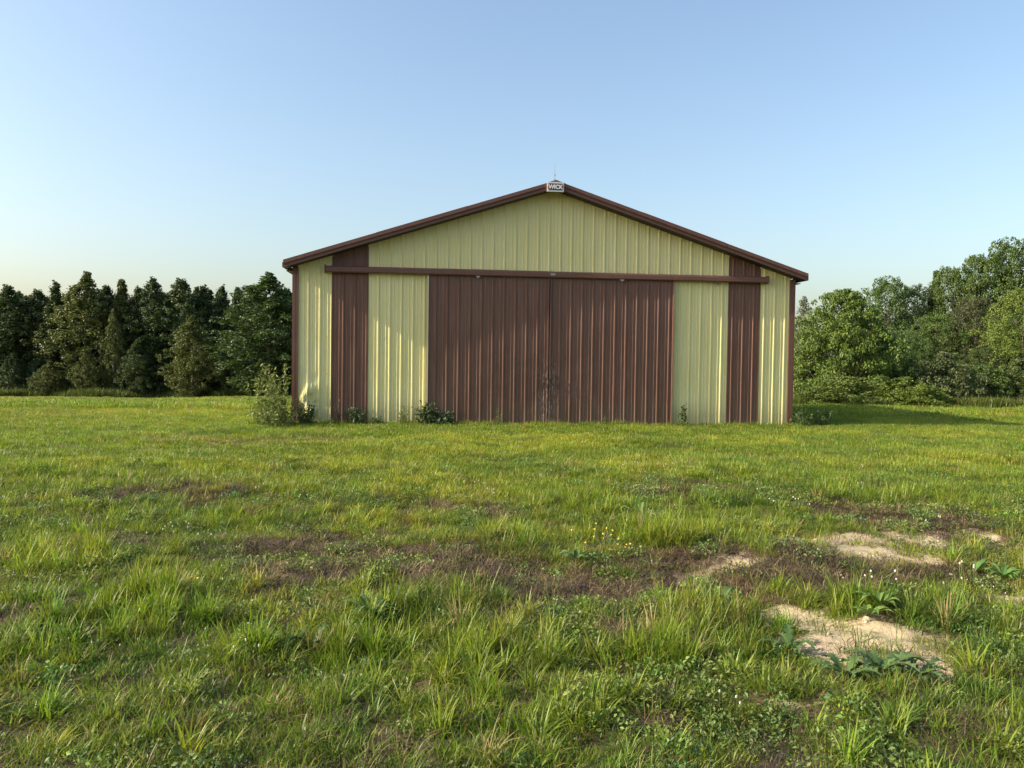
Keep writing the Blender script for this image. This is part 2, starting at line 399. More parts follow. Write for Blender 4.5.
# sliding doors
DY = -.075
DZT = RZ+.02
dl = [('left', x427, JX-.012), ('right', JX+.012, x672)]
crm_trim = simple_mat('cream_edge_trim', (.55, .48, .30), .5)
for nm, a, b in dl:
    mb = MB()
    lean = .03 if nm == 'left' else -.02
    def dd(Xg, Zg, a=a, b=b): return (fbm(Xg*1.5+9, Zg*1.2, 61, 3)-.5)*.016 + .03*np.exp(-((Xg-JX)/.35)**2)*sstep(1.6, .2, Zg)*(fbm(Xg*3, Zg*3, 5)-.2)
    sheet(mb, profile(a, b, -6.4+.06), .02, DZT, 34, front(DY), dd)
    mb.box(a, b, DY+.004, DY+.045, .02, DZT)
    d = mb.build('sliding_door', doorb, barn, label='brown ribbed %s leaf of the double sliding door%s' % (nm, ', stained near the joint' if nm == 'left' else ''))
    e = MB()
    e.box(a-.004, a+.028, DY-.034, DY+.045, .0, DZT) if nm == 'left' else e.box(b-.028, b+.004, DY-.034, DY+.045, .0, DZT)
    e.build('edge_trim', crm_trim if nm == 'left' else simple_mat('highlight_edge_trim', (.26, .13, .08), .6), d)  # right leaf edge: reddish highlight painted in as a lighter trim colour
    e = MB()
    if nm == 'left': e.box(b-.035, b-.002, DY-.03, DY-.0, .02, DZT)
    else: e.box(a+.002, a+.03, DY-.036, DY, .02, DZT)
    e.build('meeting_stile', doorb, d)
    e = MB(); hx = b-.14 if nm == 'left' else a+.14
    e.box(hx-.02, hx+.02, DY-.05, DY-.02, 1.02, 1.05); e.box(hx-.02, hx+.02, DY-.05, DY-.02, 1.22, 1.25); e.tube([(hx, DY-.055, 1.0), (hx, DY-.06, 1.13), (hx, DY-.055, 1.27)], .011)
    e.build('handle', simple_mat('dark_handle_%s' % nm, (.06, .045, .04), .5, .3), d)
# track cover
xa = on_plane_y(325.5, 270, -.12)[0]; xb = on_plane_y(767.5, 282, -.12)[0]
zc = RZ
mb = MB()
def prism(mb, poly, x0, x1):
    n = len(poly); V = [(x0, y, z) for y, z in poly]+[(x1, y, z) for y, z in poly]
    for i in range(n):
        j = (i+1) % n
        mb.add([V[i], V[j], V[n+j], V[n+i]], [(0,1,2,3)])
    for k in (0, n): mb.add([V[k+i] for i in range(n)], [], [(0, i, i+1) for i in range(1, n-1)])
N_SEG = 4
for i in range(N_SEG):
    p0 = xa+(xb-xa)*i/N_SEG; p1 = xa+(xb-xa)*(i+1)/N_SEG
    o = .003*(i % 2)
    prism(mb, [(-.03, zc+.085+o), (-.155-o, zc+.055+o), (-.165-o, zc+.03), (-.165-o, zc-.06), (-.150, zc-.085), (-.13, zc-.085), (-.13, zc-.01), (-.03, zc-.01)], p0, p1-.0)
track = mb.build('door_track', trimb, barn)
for x, e in ((xa, -1), (xb, 1)):
    mb = MB(); mb.box(*sorted((x, x+e*.02)), -.18, -.026, zc-.10, zc+.10); mb.build('end_cap', trimb, track)
steel = simple_mat('galvanised_steel', (.35, .33, .30), .45, .5)
for px in (718, 478, 622):
    x = on_plane_y(px, 282, -.12)[0]; mb = MB(); mb.box(x-.05, x+.05, -.15, -.10, zc-.12, zc-.087); mb.box(x-.015, x+.015, -.14, -.11, zc-.15, zc-.12)
    mb.build('roller_bracket', trimb if px == 718 else steel, track)
x = on_plane_y(553, 274, -.15)[0]; mb = MB(); mb.box(x-.06, x+.06, -.178, -.168, zc-.03, zc+.02); mb.build('splice_plate', steel, track)
# base board
gb = simple_mat('grey_board', (.14, .11, .08), .9)
for a, b in ((-W+.12, x427-.01), (x672+.01, W-.12)):
    mb = MB(); mb.box(a, b, -.006, .028, -.25, -.031); mb.build('skirt_board', gb, barn)
# sign on the ridge
yS = -OF-.06
sx, sz = on_plane_y(555.5, 187, yS)
sign_e = MB(); hw, hh = .208, .118
sign_e.box(sx-hw, sx+hw, yS-.02, yS+.03, sz-hh, sz+hh)
sign = sign_e.build('ridge_sign', simple_mat('sign_white', (.62, .62, .60), .5), barn, label='small white framed sign with four white letters at the gable peak')
e = MB(); e.box(sx-hw+.04, sx+hw-.04, yS-.024, yS-.018, sz-hh+.035, sz+hh-.035); e.build('sign_panel', simple_mat('sign_dark', (.07, .065, .07), .5), sign)
red = simple_mat('sign_red', (.3, .08, .06), .5)
for q in (-hw+.028, hw-.028): e = MB(); e.box(sx+q-.01, sx+q+.01, yS-.024, yS-.018, sz-.06, sz+.06); e.build('sign_stripe', red, sign)
cu = bpy.data.curves.new('letters', 'FONT'); cu.body = 'WICK'; cu.size = .18; cu.extrude = .004; cu.offset = .006; cu.align_x = 'CENTER'; cu.align_y = 'CENTER'
to = bpy.data.objects.new('letters', cu); COL.objects.link(to)
bpy.context.view_layer.update()
tm = bpy.data.meshes.new_from_object(to.evaluated_get(bpy.context.evaluated_depsgraph_get())); bpy.data.objects.remove(to)
tm.materials.clear(); tm.materials.append(simple_mat('letter_white', (.8, .8, .8), .5))
lo = link('letters', tm, sign); lo.location = (sx, yS-.027, sz-.005); lo.rotation_euler = (math.pi/2, 0, 0); lo.scale = (.72, .75, 1)
# lightning rod
mb = MB(); zt0 = H+RISE+TOPO
mb.tube([(sx+.03, -.1, zt0), (sx+.03, -.1, zt0+.52)], [.008, .003]); mb.tube([(sx-.04, -.1, zt0), (sx+.03, -.1, zt0+.12)], .004, 4); mb.tube([(sx+.10, -.1, zt0), (sx+.03, -.1, zt0+.12)], .004, 4)
rod = mb.build('lightning_rod', simple_mat('rod_grey', (.25, .26, .28), .4, .6), barn)
mb = MB(); R_ = .022*np.sin(np.linspace(.05, math.pi-.05, 7)); mb.tube([(sx+.03, -.1, zt0+.22-.022*math.cos(t)) for t in np.linspace(.05, math.pi-.05, 7)], R_, 10)
mb.build('rod_ball', simple_mat('ball_grey', (.2, .22, .26), .3), rod, True)

# ------------------------------------------------------------------ grass prototypes
def blades(n, rad, h0, h1, wid, lean=.35, curl=.5, seg=3, seed=0, flop=0.):
    r = np.random.default_rng(seed)
    a = r.uniform(0, 2*math.pi, n); rr = rad*np.sqrt(r.uniform(0, 1, n))
    bx_, by_ = rr*np.cos(a), rr*np.sin(a)
    th = np.where(r.uniform(size=n) < .6, a, r.uniform(0, 2*math.pi, n)) + r.normal(0, .5, n)
    L = r.uniform(h0, h1, n)*(1-.3*(rr/rad)); ln = np.abs(r.normal(lean*.6, lean*.6, n)) + flop*r.uniform(0, 1, n); cu_ = r.uniform(.2, 1, n)*curl
    wd = wid*r.uniform(.6, 1.25, n)
    px = -np.sin(th + r.normal(0, .5, n)); py = np.cos(th)
    V = []; lev = seg
    x, y, z = bx_.copy(), by_.copy(), np.full(n, -.015)
    for k in range(lev+1):
        t = k/lev
        wk = wd*(1-t**2.2)*.5*(1 if k else .7)
        if k < lev:
            V.append(np.stack([x-px*wk, y-py*wk, z], -1)); V.append(np.stack([x+px*wk, y+py*wk, z], -1))
        else: V.append(np.stack([x, y, z], -1))
        ang = np.minimum(ln + cu_*t*1.6, 2.3)
        x = x+np.cos(th)*np.sin(ang)*L/lev; y = y+np.sin(th)*np.sin(ang)*L/lev; z = np.maximum(z+np.cos(ang)*L/lev, .004)
    nv = 2*lev+1
    V = np.stack(V, 1).reshape(-1, 3); B = (np.arange(n)*nv)[:, None]
    F4 = np.concatenate([B+np.array([[2*k, 2*k+1, 2*k+3, 2*k+2]]) for k in range(lev-1)]) if lev > 1 else np.zeros((0, 4), int)
    F3 = B+np.array([[2*lev-2, 2*lev-1, 2*lev]])
    return V, F4, F3, np.repeat(r.uniform(0, 1, n), nv)
def leaflets(n, rad, h, size, seed=0, up=.6, aspect=1.7):
    """small leaf faces (two triangles folded) spread through a low mound"""
    r = np.random.default_rng(seed)
    a = r.uniform(0, 2*math.pi, n); rr = rad*np.sqrt(r.uniform(0, 1, n))
    C = np.stack([rr*np.cos(a), rr*np.sin(a), h*r.uniform(.1, 1, n)*(1-.6*(rr/rad)**2)], -1)
    return leaf_faces(C, size, r, up, aspect)
def leaf_faces(C, size, r, up=.5, aspect=1.6, out=None):
    n = len(C)
    nrm = r.normal(size=(n, 3)); nrm /= np.linalg.norm(nrm, axis=1)[:, None]; nrm[:, 2] = np.abs(nrm[:, 2])*.6+up*.6
    if out is not None: nrm += out*.8
    nrm /= np.linalg.norm(nrm, axis=1)[:, None]
    t = np.cross(nrm, r.normal(size=(n, 3))); t /= np.linalg.norm(t, axis=1)[:, None]+1e-9; b = np.cross(nrm, t)
    s = (size*r.uniform(.6, 1.3, n))[:, None]
    V = np.stack([C-t*s*aspect*.5, C+b*s*.5+nrm*s*.12, C+t*s*aspect*.5-nrm*s*.1, C-b*s*.5+nrm*s*.12], 1).reshape(-1, 3)
    return V, (np.arange(n)*4)[:, None]+np.array([[0, 1, 2, 3]]), np.zeros((0, 3), int), np.repeat(r.uniform(0, 1, n), 4)
def proto_collection(name, meshes):
    c = bpy.data.collections.new(name)
    for i, me in enumerate(meshes):
        o = bpy.data.objects.new('%s_tuft.%03d' % (name, i+1), me); c.objects.link(o)
    return c
def scatter(name, pts, idx, rot, scale, tint, coll, **k):
    n = len(pts); me = bpy.data.meshes.new(name); me.vertices.add(n); me.vertices.foreach_set('co', np.asarray(pts, np.float32).ravel())
    def at(nm, ty, dat, fld='value'):
        a = me.attributes.new(nm, ty, 'POINT'); a.data.foreach_set(fld, np.ascontiguousarray(dat).ravel())
    at('idx', 'INT', idx.astype(np.int32)); at('rot', 'FLOAT_VECTOR', rot.astype(np.float32), 'vector'); at('scl', 'FLOAT_VECTOR', scale.astype(np.float32), 'vector')
    at('tint', 'FLOAT_COLOR', np.concatenate([tint, np.ones((n, 1))], 1).astype(np.float32), 'color')
    o = link(name, me, kind='stuff', **k)
    g = bpy.data.node_groups.new(name+'_scatter', 'GeometryNodeTree')
    g.interface.new_socket('Geometry', in_out='INPUT', socket_type='NodeSocketGeometry'); g.interface.new_socket('Geometry', in_out='OUTPUT', socket_type='NodeSocketGeometry')
    gi = g.nodes.new('NodeGroupInput'); go = g.nodes.new('NodeGroupOutput')
    ci = g.nodes.new('GeometryNodeCollectionInfo'); ci.inputs['Collection'].default_value = coll; ci.inputs['Separate Children'].default_value = True; ci.inputs['Reset Children'].default_value = True
    ip = g.nodes.new('GeometryNodeInstanceOnPoints'); ip.inputs['Pick Instance'].default_value = True
    g.links.new(gi.outputs[0], ip.inputs['Points']); g.links.new(ci.outputs[0], ip.inputs['Instance'])
    for nm, ty, sock in (('idx', 'INT', 'Instance Index'), ('rot', 'FLOAT_VECTOR', 'Rotation'), ('scl', 'FLOAT_VECTOR', 'Scale')):
        a = g.nodes.new('GeometryNodeInputNamedAttribute'); a.data_type = ty; a.inputs[0].default_value = nm; g.links.new(a.outputs[0], ip.inputs[sock])
    g.links.new(ip.outputs[0], go.inputs[0])
    md = o.modifiers.new('scatter', 'NODES'); md.node_group = g
    return o
G_MAT = foliage_mat('grass_blades', 'inst', trans=.46, rough=.42, hue_amt=.32, straw=.93)
D_MAT = foliage_mat('dry_stems', 'inst', trans=.15, rough=.7, hue_amt=.45)
L_MAT = foliage_mat('weed_leaves', 'inst', trans=.3, rough=.5, hue_amt=.28)
near = []
def G(args, mat=G_MAT): V = blades(*args); return mesh_np('t', V[0], [V[1], V[2]], mat, {'v': V[3]})
for i in range(6): near.append(G((30, .085, .04, .11, .0055, .6, 1.1, 4, 100+i)))           # short turf 0-5
for i in range(4): near.append(G((26, .08, .08, .17, .0060, .5, 1.2, 4, 150+i)))            # medium 6-9
for i in range(3): near.append(G((44, .05, .14, .25, .0085, .55, 1.3, 6, 200+i)))           # broad bladed tussocks 10-12
for i in range(2): near.append(G((9, .07, .22, .36, .0040, .25, .35, 5, 250+i)))            # lone long stalks 13-14
mid = [mesh_np('t', *[(V := blades(60, .17, .07, .16, .009, .4, .7, 3, 300+i))[0], [V[1], V[2]], G_MAT, {'v': V[3]}]) for i in range(8)]
farp = [mesh_np('t', *[(V := blades(150, .6, .10, .22, .022, .4, .6, 2, 400+i))[0], [V[1], V[2]], G_MAT, {'v': V[3]}]) for i in range(6)]
PC_near = proto_collection('grass_near', near); PC_mid = proto_collection('grass_mid', mid); PC_far = proto_collection('grass_far', farp)
dry = [mesh_np('t', *[(V := blades(60, .13, .05, .16, .0035, 1.0, .8, 3, 500+i, 1.2))[0], [V[1], V[2]], D_MAT, {'v': V[3]}]) for i in range(6)]
PC_dry = proto_collection('dry_grass', dry)
clo = [mesh_np('t', *[(V := leaflets(120, .13, .085, .0135, 600+i))[0], [V[1], V[2]], L_MAT, {'v': V[3]}]) for i in range(6)]
PC_clo = proto_collection('clover', clo)

def in_barn(x, y): return (np.abs(x) < W+.02) & (y > -.1) & (y < DEP+.05)
def sample(n, y0, y1, wide, jitter=0):
    """points in the camera's sector between two depths"""
    d = np.sqrt(rng.uniform(y0**2, y1**2, n)); s = rng.uniform(-wide, wide, n)
    P_ = np.array([CX, CY])+d[:, None]*Fw[:2]+(s*d)[:, None]*Rv[:2]
    return P_[:, 0], P_[:, 1], d
def rots(n, tilt=.15):
    return np.stack([rng.normal(0, tilt, n), rng.normal(0, tilt, n), rng.uniform(0, 6.28, n)], -1)
G0 = np.array([.168, .235, .024]); G1 = np.array([.265, .305, .034]); G2 = np.array([.095, .165, .026]); GD = np.array([.22, .18, .07])
def tints(x, y, n):
    a = fbm(x*.5, y*.5, 31)[:, None]; b = fbm(x*2.2, y*2.2, 37)[:, None]
    t = G0*(1-sstep(.45, .7, a)) + G1*sstep(.45, .7, a)
    t = t*(1-.8*sstep(.5, .75, b)) + G2*.8*sstep(.5, .75, b)
    d = (deadm(x, y)*.35)[:, None]; t = t*(1-d)+GD*d
    lf = (sstep(-4, -14, x)*sstep(-6, 6, y))[:, None]*.5; t = t*(1-lf)+np.array([.20, .21, .03])*lf  # left field yellower: stronger light there is put into the blade tint
    t = t*rng.uniform(.7, 1.3, (n, 1))*np.stack([rng.normal(1, .12, n), np.ones(n), np.ones(n)], -1)
    st_ = rng.uniform(size=(n, 1)) < .05+.12*deadm(x, y)[:, None]
    return np.where(st_, np.array([.30, .25, .10])*rng.uniform(.6, 1.1, (n, 1)), t)
# near grass
x, y, d = sample(52000, 1.6, 12.5, .95)
sm_, dm_, lm_ = sandm(x, y), deadm(x, y), lushm(x, y)
cov = fbm(x*1.3, y*1.3, 71); gap = fbm(x*4.2, y*4.2, 73, 3)
keep = rng.uniform(size=len(x)) < np.clip(((1-sm_)**1.5*(1-.80*dm_)*(.45+.8*cov)+lm_*.5*(1-sm_))*(.25+1.15*sstep(.3, .58, gap))+.055, 0, 1)*np.clip(1.3-d*.03, .5, 1)
x, y, lm_, dm_ = x[keep], y[keep], lm_[keep], dm_[keep]; n = len(x)
u_ = rng.uniform(size=n); tus = sstep(.55, .75, fbm(x*2.1, y*2.1, 66))
idx = np.where(u_ < .02+.20*lm_+.16*tus, 10+rng.integers(0, 3, n), np.where(u_ < .35+.3*lm_, 6+rng.integers(0, 4, n), rng.integers(0, 6, n)))
idx = np.where(rng.uniform(size=n) < .012, 13+rng.integers(0, 2, n), idx)
hg = (.62+.75*fbm(x*1.1, y*1.1, 81))*(1+.5*lm_)*(1-.35*dm_)
sc = np.stack([rng.uniform(.8, 1.2, n), rng.uniform(.8, 1.2, n), hg*rng.uniform(.75, 1.25, n)], -1)
# mid grass goes into the same stuff object family
scatter('grass', np.stack([x, y, gz(x, y)-.004], -1), idx, rots(n, .12), sc, tints(x, y, n), PC_near, label='uneven green grass with taller tufts in the near field', cat='grass')
x, y, d = sample(42000, 9.5, 26, .95)
ok = ~in_barn(x, y); dm_ = deadm(x, y); sm_ = sandm(x, y)
keep = ok & (rng.uniform(size=len(x)) < (1-.6*dm_)*(1-sm_)*(.7+.6*fbm(x*.8, y*.8, 72))); x, y = x[keep], y[keep]; n = len(x)
sc = np.stack([rng.uniform(.8, 1.2, n), rng.uniform(.8, 1.2, n), (.5+.9*fbm(x*.7, y*.7, 83))*rng.uniform(.8, 1.2, n)], -1)
scatter('grass', np.stack([x, y, gz(x, y)-.004], -1), rng.integers(0, 8, n), rots(n, .1), sc, tints(x, y, n)*1.05, PC_mid, label='even bright green grass in front of the barn doors', cat='grass')
n = 520; x = rng.uniform(-6.6, 6.6, n); y = -.12-rng.uniform(0, .4, n)**1.3
sc = np.stack([rng.uniform(.5, 1., n)]*2+[rng.uniform(.6, 2.1, n)*(.4+1.1*fbm(x*1.7, y, 88))], -1)
scatter('grass', np.stack([x, y, gz(x, y)-.004], -1), rng.integers(0, 8, n), rots(n, .1), sc, tints(x, y, n)*1.0, PC_mid, label='unmown longer grass along the foot of the barn front', cat='grass')
x, y, d = sample(34000, 24, 74, 1.0)
ok = ~in_barn(x, y) & ~((x > 14) & (d > 54)); x, y = x[ok], y[ok]; n = len(x)
sc = np.stack([rng.uniform(.8, 1.2, n), rng.uniform(.8, 1.2, n), (.5+.9*fbm(x*.3, y*.3, 84))*rng.uniform(.8, 1.2, n)], -1)
scatter('grass', np.stack([x, y, gz(x, y)-.004], -1), rng.integers(0, 6, n), rots(n, .08), sc, tints(x*.4, y*.4, n)*1.05, PC_far, label='sunlit yellow green hayfield grass running to the trees', cat='grass')
# dry thatch
x, y, d = sample(30000, 1.8, 14, .95); dm_ = deadm(x, y); sm_ = sandm(x, y)
keep = rng.uniform(size=len(x)) < (.16+.84*dm_)*(1-.58*sm_); x, y = x[keep], y[keep]; n = len(x)
a = rng.uniform(size=(n, 1)); tn = np.array([.085, .055, .036])*(1-a)+np.array([.27, .20, .10])*a; tn = np.where(rng.uniform(size=(n, 1)) < .5, np.array([.04, .026, .021]), tn)
sc = np.stack([rng.uniform(.8, 1.4, n)]*2+[rng.uniform(.5, 1.2, n)], -1)
scatter('dry_grass', np.stack([x, y, gz(x, y)-.002], -1), rng.integers(0, 6, n), rots(n, .15), sc, tn, PC_dry, label='matted brown dead grass lying between the green tufts', cat='grass')
# clover and low leaves
x, y, d = sample(16000, 1.8, 13, .95); sm_ = sandm(x, y); c = fbm(x*1.4, y*1.4, 91)
keep = (rng.uniform(size=len(x)) < (.05+.32*sstep(.52, .7, c))*(1-.9*sm_)); x, y = x[keep], y[keep]; n = len(x)
tn = np.array([.135, .20, .045])*rng.uniform(.6, 1.3, (n, 1))*np.stack([rng.normal(1, .15, n), np.ones(n), rng.normal(1, .2, n)], -1)
scatter('clover', np.stack([x, y, gz(x, y)], -1), rng.integers(0, 6, n), rots(n, .1), np.repeat(rng.uniform(.6, 1.25, (n, 1)), 3, 1), tn, PC_clo, label='low dark green clover leaves between the grass tufts', cat='ground cover')
# white clover heads and straw bits
def heads(seed):
    mb = MB(); r = np.random.default_rng(seed)
    for k in range(3):
        px_, py_ = r.uniform(-.12, .12, 2); hh = r.uniform(.08, .15)
        mb.tube([(px_, py_, 0), (px_+.01, py_, hh)], .0012, 3, a=0.)
        t = np.linspace(.1, math.pi-.1, 4); mb.tube([(px_+.01, py_, hh+.008-.009*math.cos(q)) for q in t], .006*np.sin(t), 6, a=1.)
    return mb
FM, nt, out = newmat('clover_heads'); N = NT(nt)
v = N.n('ShaderNodeAttribute', attribute_name='v', attribute_type='GEOMETRY').outputs['Fac']
p = N.n('ShaderNodeBsdfPrincipled', {'Base Color': N.mix(v, (.08, .13, .03), (.50, .45, .38)), 'Roughness': .8}); N.link(p.outputs[0], out.inputs[0])
PC_h = proto_collection('clover_flower', [heads(i).mesh('t', FM) for i in range(4)])
x, y, d = sample(150, 3.5, 12, .9); c = fbm(x*.8, y*.8, 95); keep = c > .5; x, y = x[keep], y[keep]; n = len(x)
scatter('clover_flowers', np.stack([x, y, gz(x, y)], -1), rng.integers(0, 4, n), rots(n, .1), np.repeat(rng.uniform(.7, 1.2, (n, 1)), 3, 1), np.ones((n, 3)), PC_h, label='small whitish clover heads dotted through the grass', cat='ground cover')
# pebbles on the sand
def pebble(seed):
    bm = bmesh.new(); bmesh.ops.create_icosphere(bm, subdivisions=2, radius=.011); r = random.Random(seed)
    for v in bm.verts: v.co *= r.uniform(.8, 1.15); v.co.z *= .6
    me = bpy.data.meshes.new('t'); bm.to_mesh(me); bm.free(); me.materials.append(PM); return me
PM = simple_mat('pebble_stone', (.42, .35, .25), .85, var=.4, scale=3)
PC_p = proto_collection('pebbles', [pebble(i) for i in range(4)])
x, y, d = sample(9000, 2, 13, .95); keep = rng.uniform(size=len(x)) < .03+.8*sandm(x, y); x, y = x[keep], y[keep]; n = len(x)
scatter('pebbles', np.stack([x, y, gz(x, y)-.004-.015*sandm(x, y)], -1), rng.integers(0, 4, n), rots(n, .5), np.repeat(rng.lognormal(-.25, .6, (n, 1)), 3, 1), np.ones((n, 3)), PC_p, label='small pale pebbles lying on the bare sandy patches', cat='gravel')

# ------------------------------------------------------------------ trees
LEAF = foliage_mat('tree_leaves', 'obj', trans=.28, rough=.5, hue_amt=.30)
BARK = simple_mat('bark', (.14, .11, .085), .9, var=.4, scale=4)
PALE = simple_mat('pale_bark', (.34, .31, .26), .85, var=.35, scale=4)
def tree_meshes(seed, shape, h, w_, nclump, per, leaf, clump, base=.12, bark=BARK, limbs=14, up=.5, zf=.62):
    r = np.random.default_rng(seed)
    # envelope radius by height fraction
    def env(t):
        if shape == 'narrow': return np.clip(1-(np.abs(t-.38)/.64)**1.7, 0, 1)**1.05
        if shape == 'cone': return np.clip((1-t)**.75*np.minimum(1, t*7+.35), 0, 1)
        if shape == 'shrub': return np.sqrt(np.clip(1-(t-.25)**2/.58, 0, 1))
        return np.sqrt(np.clip(1-((t-.52)/.5)**2, 0, 1))
    C = []; lobes = []
    ph = r.uniform(0, 6.28, 6)
    zz0 = base*h
    while len(C) < nclump:
        t = r.uniform(0, 1)**(.9); a = r.uniform(0, 6.28); q = r.uniform(.12, 1)**.55
        R = env(t)*w_/2*(1+.22*math.sin(2*a+ph[0])+.16*math.sin(3*a+ph[1]+5*t)+.16*math.sin(9*t+ph[2]+a))
        if R <= .05: continue
        if math.sin(a*2+ph[3]+t*11)+math.sin(a*3+ph[4]-t*17) > 1.25 and q > .45: continue
        C.append((q*R*math.cos(a), q*R*math.sin(a), zz0+t*(h-zz0)))
    C = np.array(C)
    # ragged outline: small sprays of twigs standing out past the crown
    ex = []
    while len(ex) < nclump*.6:
        t = r.uniform(0, 1)**.8; a = r.uniform(0, 6.28); R = env(t)*w_/2*r.uniform(.9, 1.38-.3*sstep(.6, .85, t))
        if R > .05: ex.append((R*math.cos(a), R*math.sin(a), zz0+t*(h-zz0)*r.uniform(.97, 1.0)))
    nmain = len(C); C = np.concatenate([C, np.array(ex)])
    # leader tips poking out at the top
    tops = r.integers(4, 9)
    T_ = np.array([(r.uniform(-.05, .05)*w_, r.uniform(-.05, .05)*w_, h*(1+r.uniform(-.10, .02))) for _ in range(tops)])
    C = np.concatenate([C, T_])
    cs = clump*r.uniform(.6, 1.35, len(C))*(1.1-.55*np.clip(C[:, 2]/h, 0, 1)**3); cs[-tops:] *= .7; cs[nmain:-tops] *= .62
    L = []; O = []
    for c, s in zip(C, cs):
        k = int(per*(s/clump)**1.5)+4; g = r.normal(size=(k, 3)); g /= np.linalg.norm(g, axis=1)[:, None]
        rad = r.uniform(.15, 1, k)**.5
        P_ = c + g*rad[:, None]*s*np.array([1, 1, zf]); P_[:, 2] -= .1*s*rad**2
        L.append(P_); O.append(g)
    L = np.concatenate(L); O = np.concatenate(O)
    ok = L[:, 2] > .05; L = L[ok]; O = O[ok]
    V, F4, F3, v = leaf_faces(L, leaf, r, up, 1.5, O*.5)
    # per-clump tone (older and younger leaves)
    crown = mesh_np('crown', V, [F4], LEAF, {'v': v})
    mb = MB()
    hz = np.linspace(0, 1, 9); wob = np.cumsum(r.normal(0, .02*h/8, (9, 2)), 0)
    tr = np.stack([wob[:, 0], wob[:, 1], -.4+hz*(h*.93+.4)], -1); tr[0, :2] = tr[1, :2]*.3
    r0 = max(.03, h*.011)
    mb.tube(tr, r0*(1-hz*.9)*np.r_[1.5, np.ones(8)], 7)
    sel = r.choice(len(C), min(limbs, len(C)), replace=False)
    for i in sel:
        c = C[i]; t0 = np.clip((c[2]-np.hypot(c[0], c[1])*.8)/h, .08, .9); s0 = np.array([np.interp(t0, hz, tr[:, k]) for k in range(3)])
        m_ = (s0+c)/2+np.array([0, 0, -.08*np.linalg.norm(c-s0)])
        mb.tube([s0, m_, c], [r0*.4*(1-t0*.6), r0*.25, r0*.1], 5)
    trunk = mb.mesh('trunk', bark, True)
    return crown, trunk, h
PT = {}
for i in range(5): PT['aspen%d' % i] = tree_meshes(1000+i, 'narrow', 10., 4.2, 270, 56, .115, .40, base=.07, zf=.95, bark=PALE if i % 2 else BARK)
for i in range(3): PT['poplar%d' % i] = tree_meshes(1100+i, 'cone', 10., 3.6, 230, 50, .11, .38, base=.05, zf=1.0)
for i in range(4): PT['broad%d' % i] = tree_meshes(1200+i, 'round', 9., 7., 330, 85, .10, .54, base=.06, zf=.8, limbs=22)
for i in range(2): PT['near%d' % i] = tree_meshes(1300+i, 'shrub', 5., 5., 260, 110, .085, .48, base=.04, limbs=22, up=.3)
for i in range(3): PT['shrub%d' % i] = tree_meshes(1400+i, 'shrub', 2.5, 3.2, 90, 85, .085, .36, base=.05, limbs=16)
PT['dead0'] = tree_meshes(1500, 'narrow', 6.5, 3., 90, 60, .075, .42, base=.1, bark=PALE, limbs=50)
used = set()
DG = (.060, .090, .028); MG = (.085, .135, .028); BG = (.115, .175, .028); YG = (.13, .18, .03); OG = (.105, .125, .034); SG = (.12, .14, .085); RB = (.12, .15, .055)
TREES = []
def tree(kind, px, depth, top, wpx, col, name, label, cat, group=None, xy=None):
    """base under a pixel column at a distance; top given as the pixel row of its tip"""
    crown, trunk, h = PT[kind]
    x_, y_ = at_depth(px, depth) if xy is None else xy
    z_ = float(gz(x_, y_))
    if top is not None:
        d = ray(px, top); ztip = CZ + depth*d[2]/np.dot(d, Fd); hh = ztip - z_
    else: hh = wpx[1]; wpx = wpx[0]*F/depth
    t = empty(name, (x_, y_, z_-.03), random.uniform(0, 6.28), label=label, cat=cat, group=group)
    V0 = {'aspen': 4.2, 'poplar': 3.6, 'broad': 7., 'near': 5., 'shrub': 3.2, 'dead': 3.}[kind.rstrip('0123456789')]
    sx_ = (wpx*depth/F)/V0/1.12; sz_ = hh/(h*1.02)
    for me, nm in ((crown, 'crown'), (trunk, 'trunk')):
        o = link(nm, me, t); o.scale = (sx_, sx_, sz_)
        if nm == 'crown': k = random.uniform(.9, 1.1); o.color = (col[0]*k, col[1]*k, col[2]*k, 1)
    return t
GL = 'trees along the left field edge'
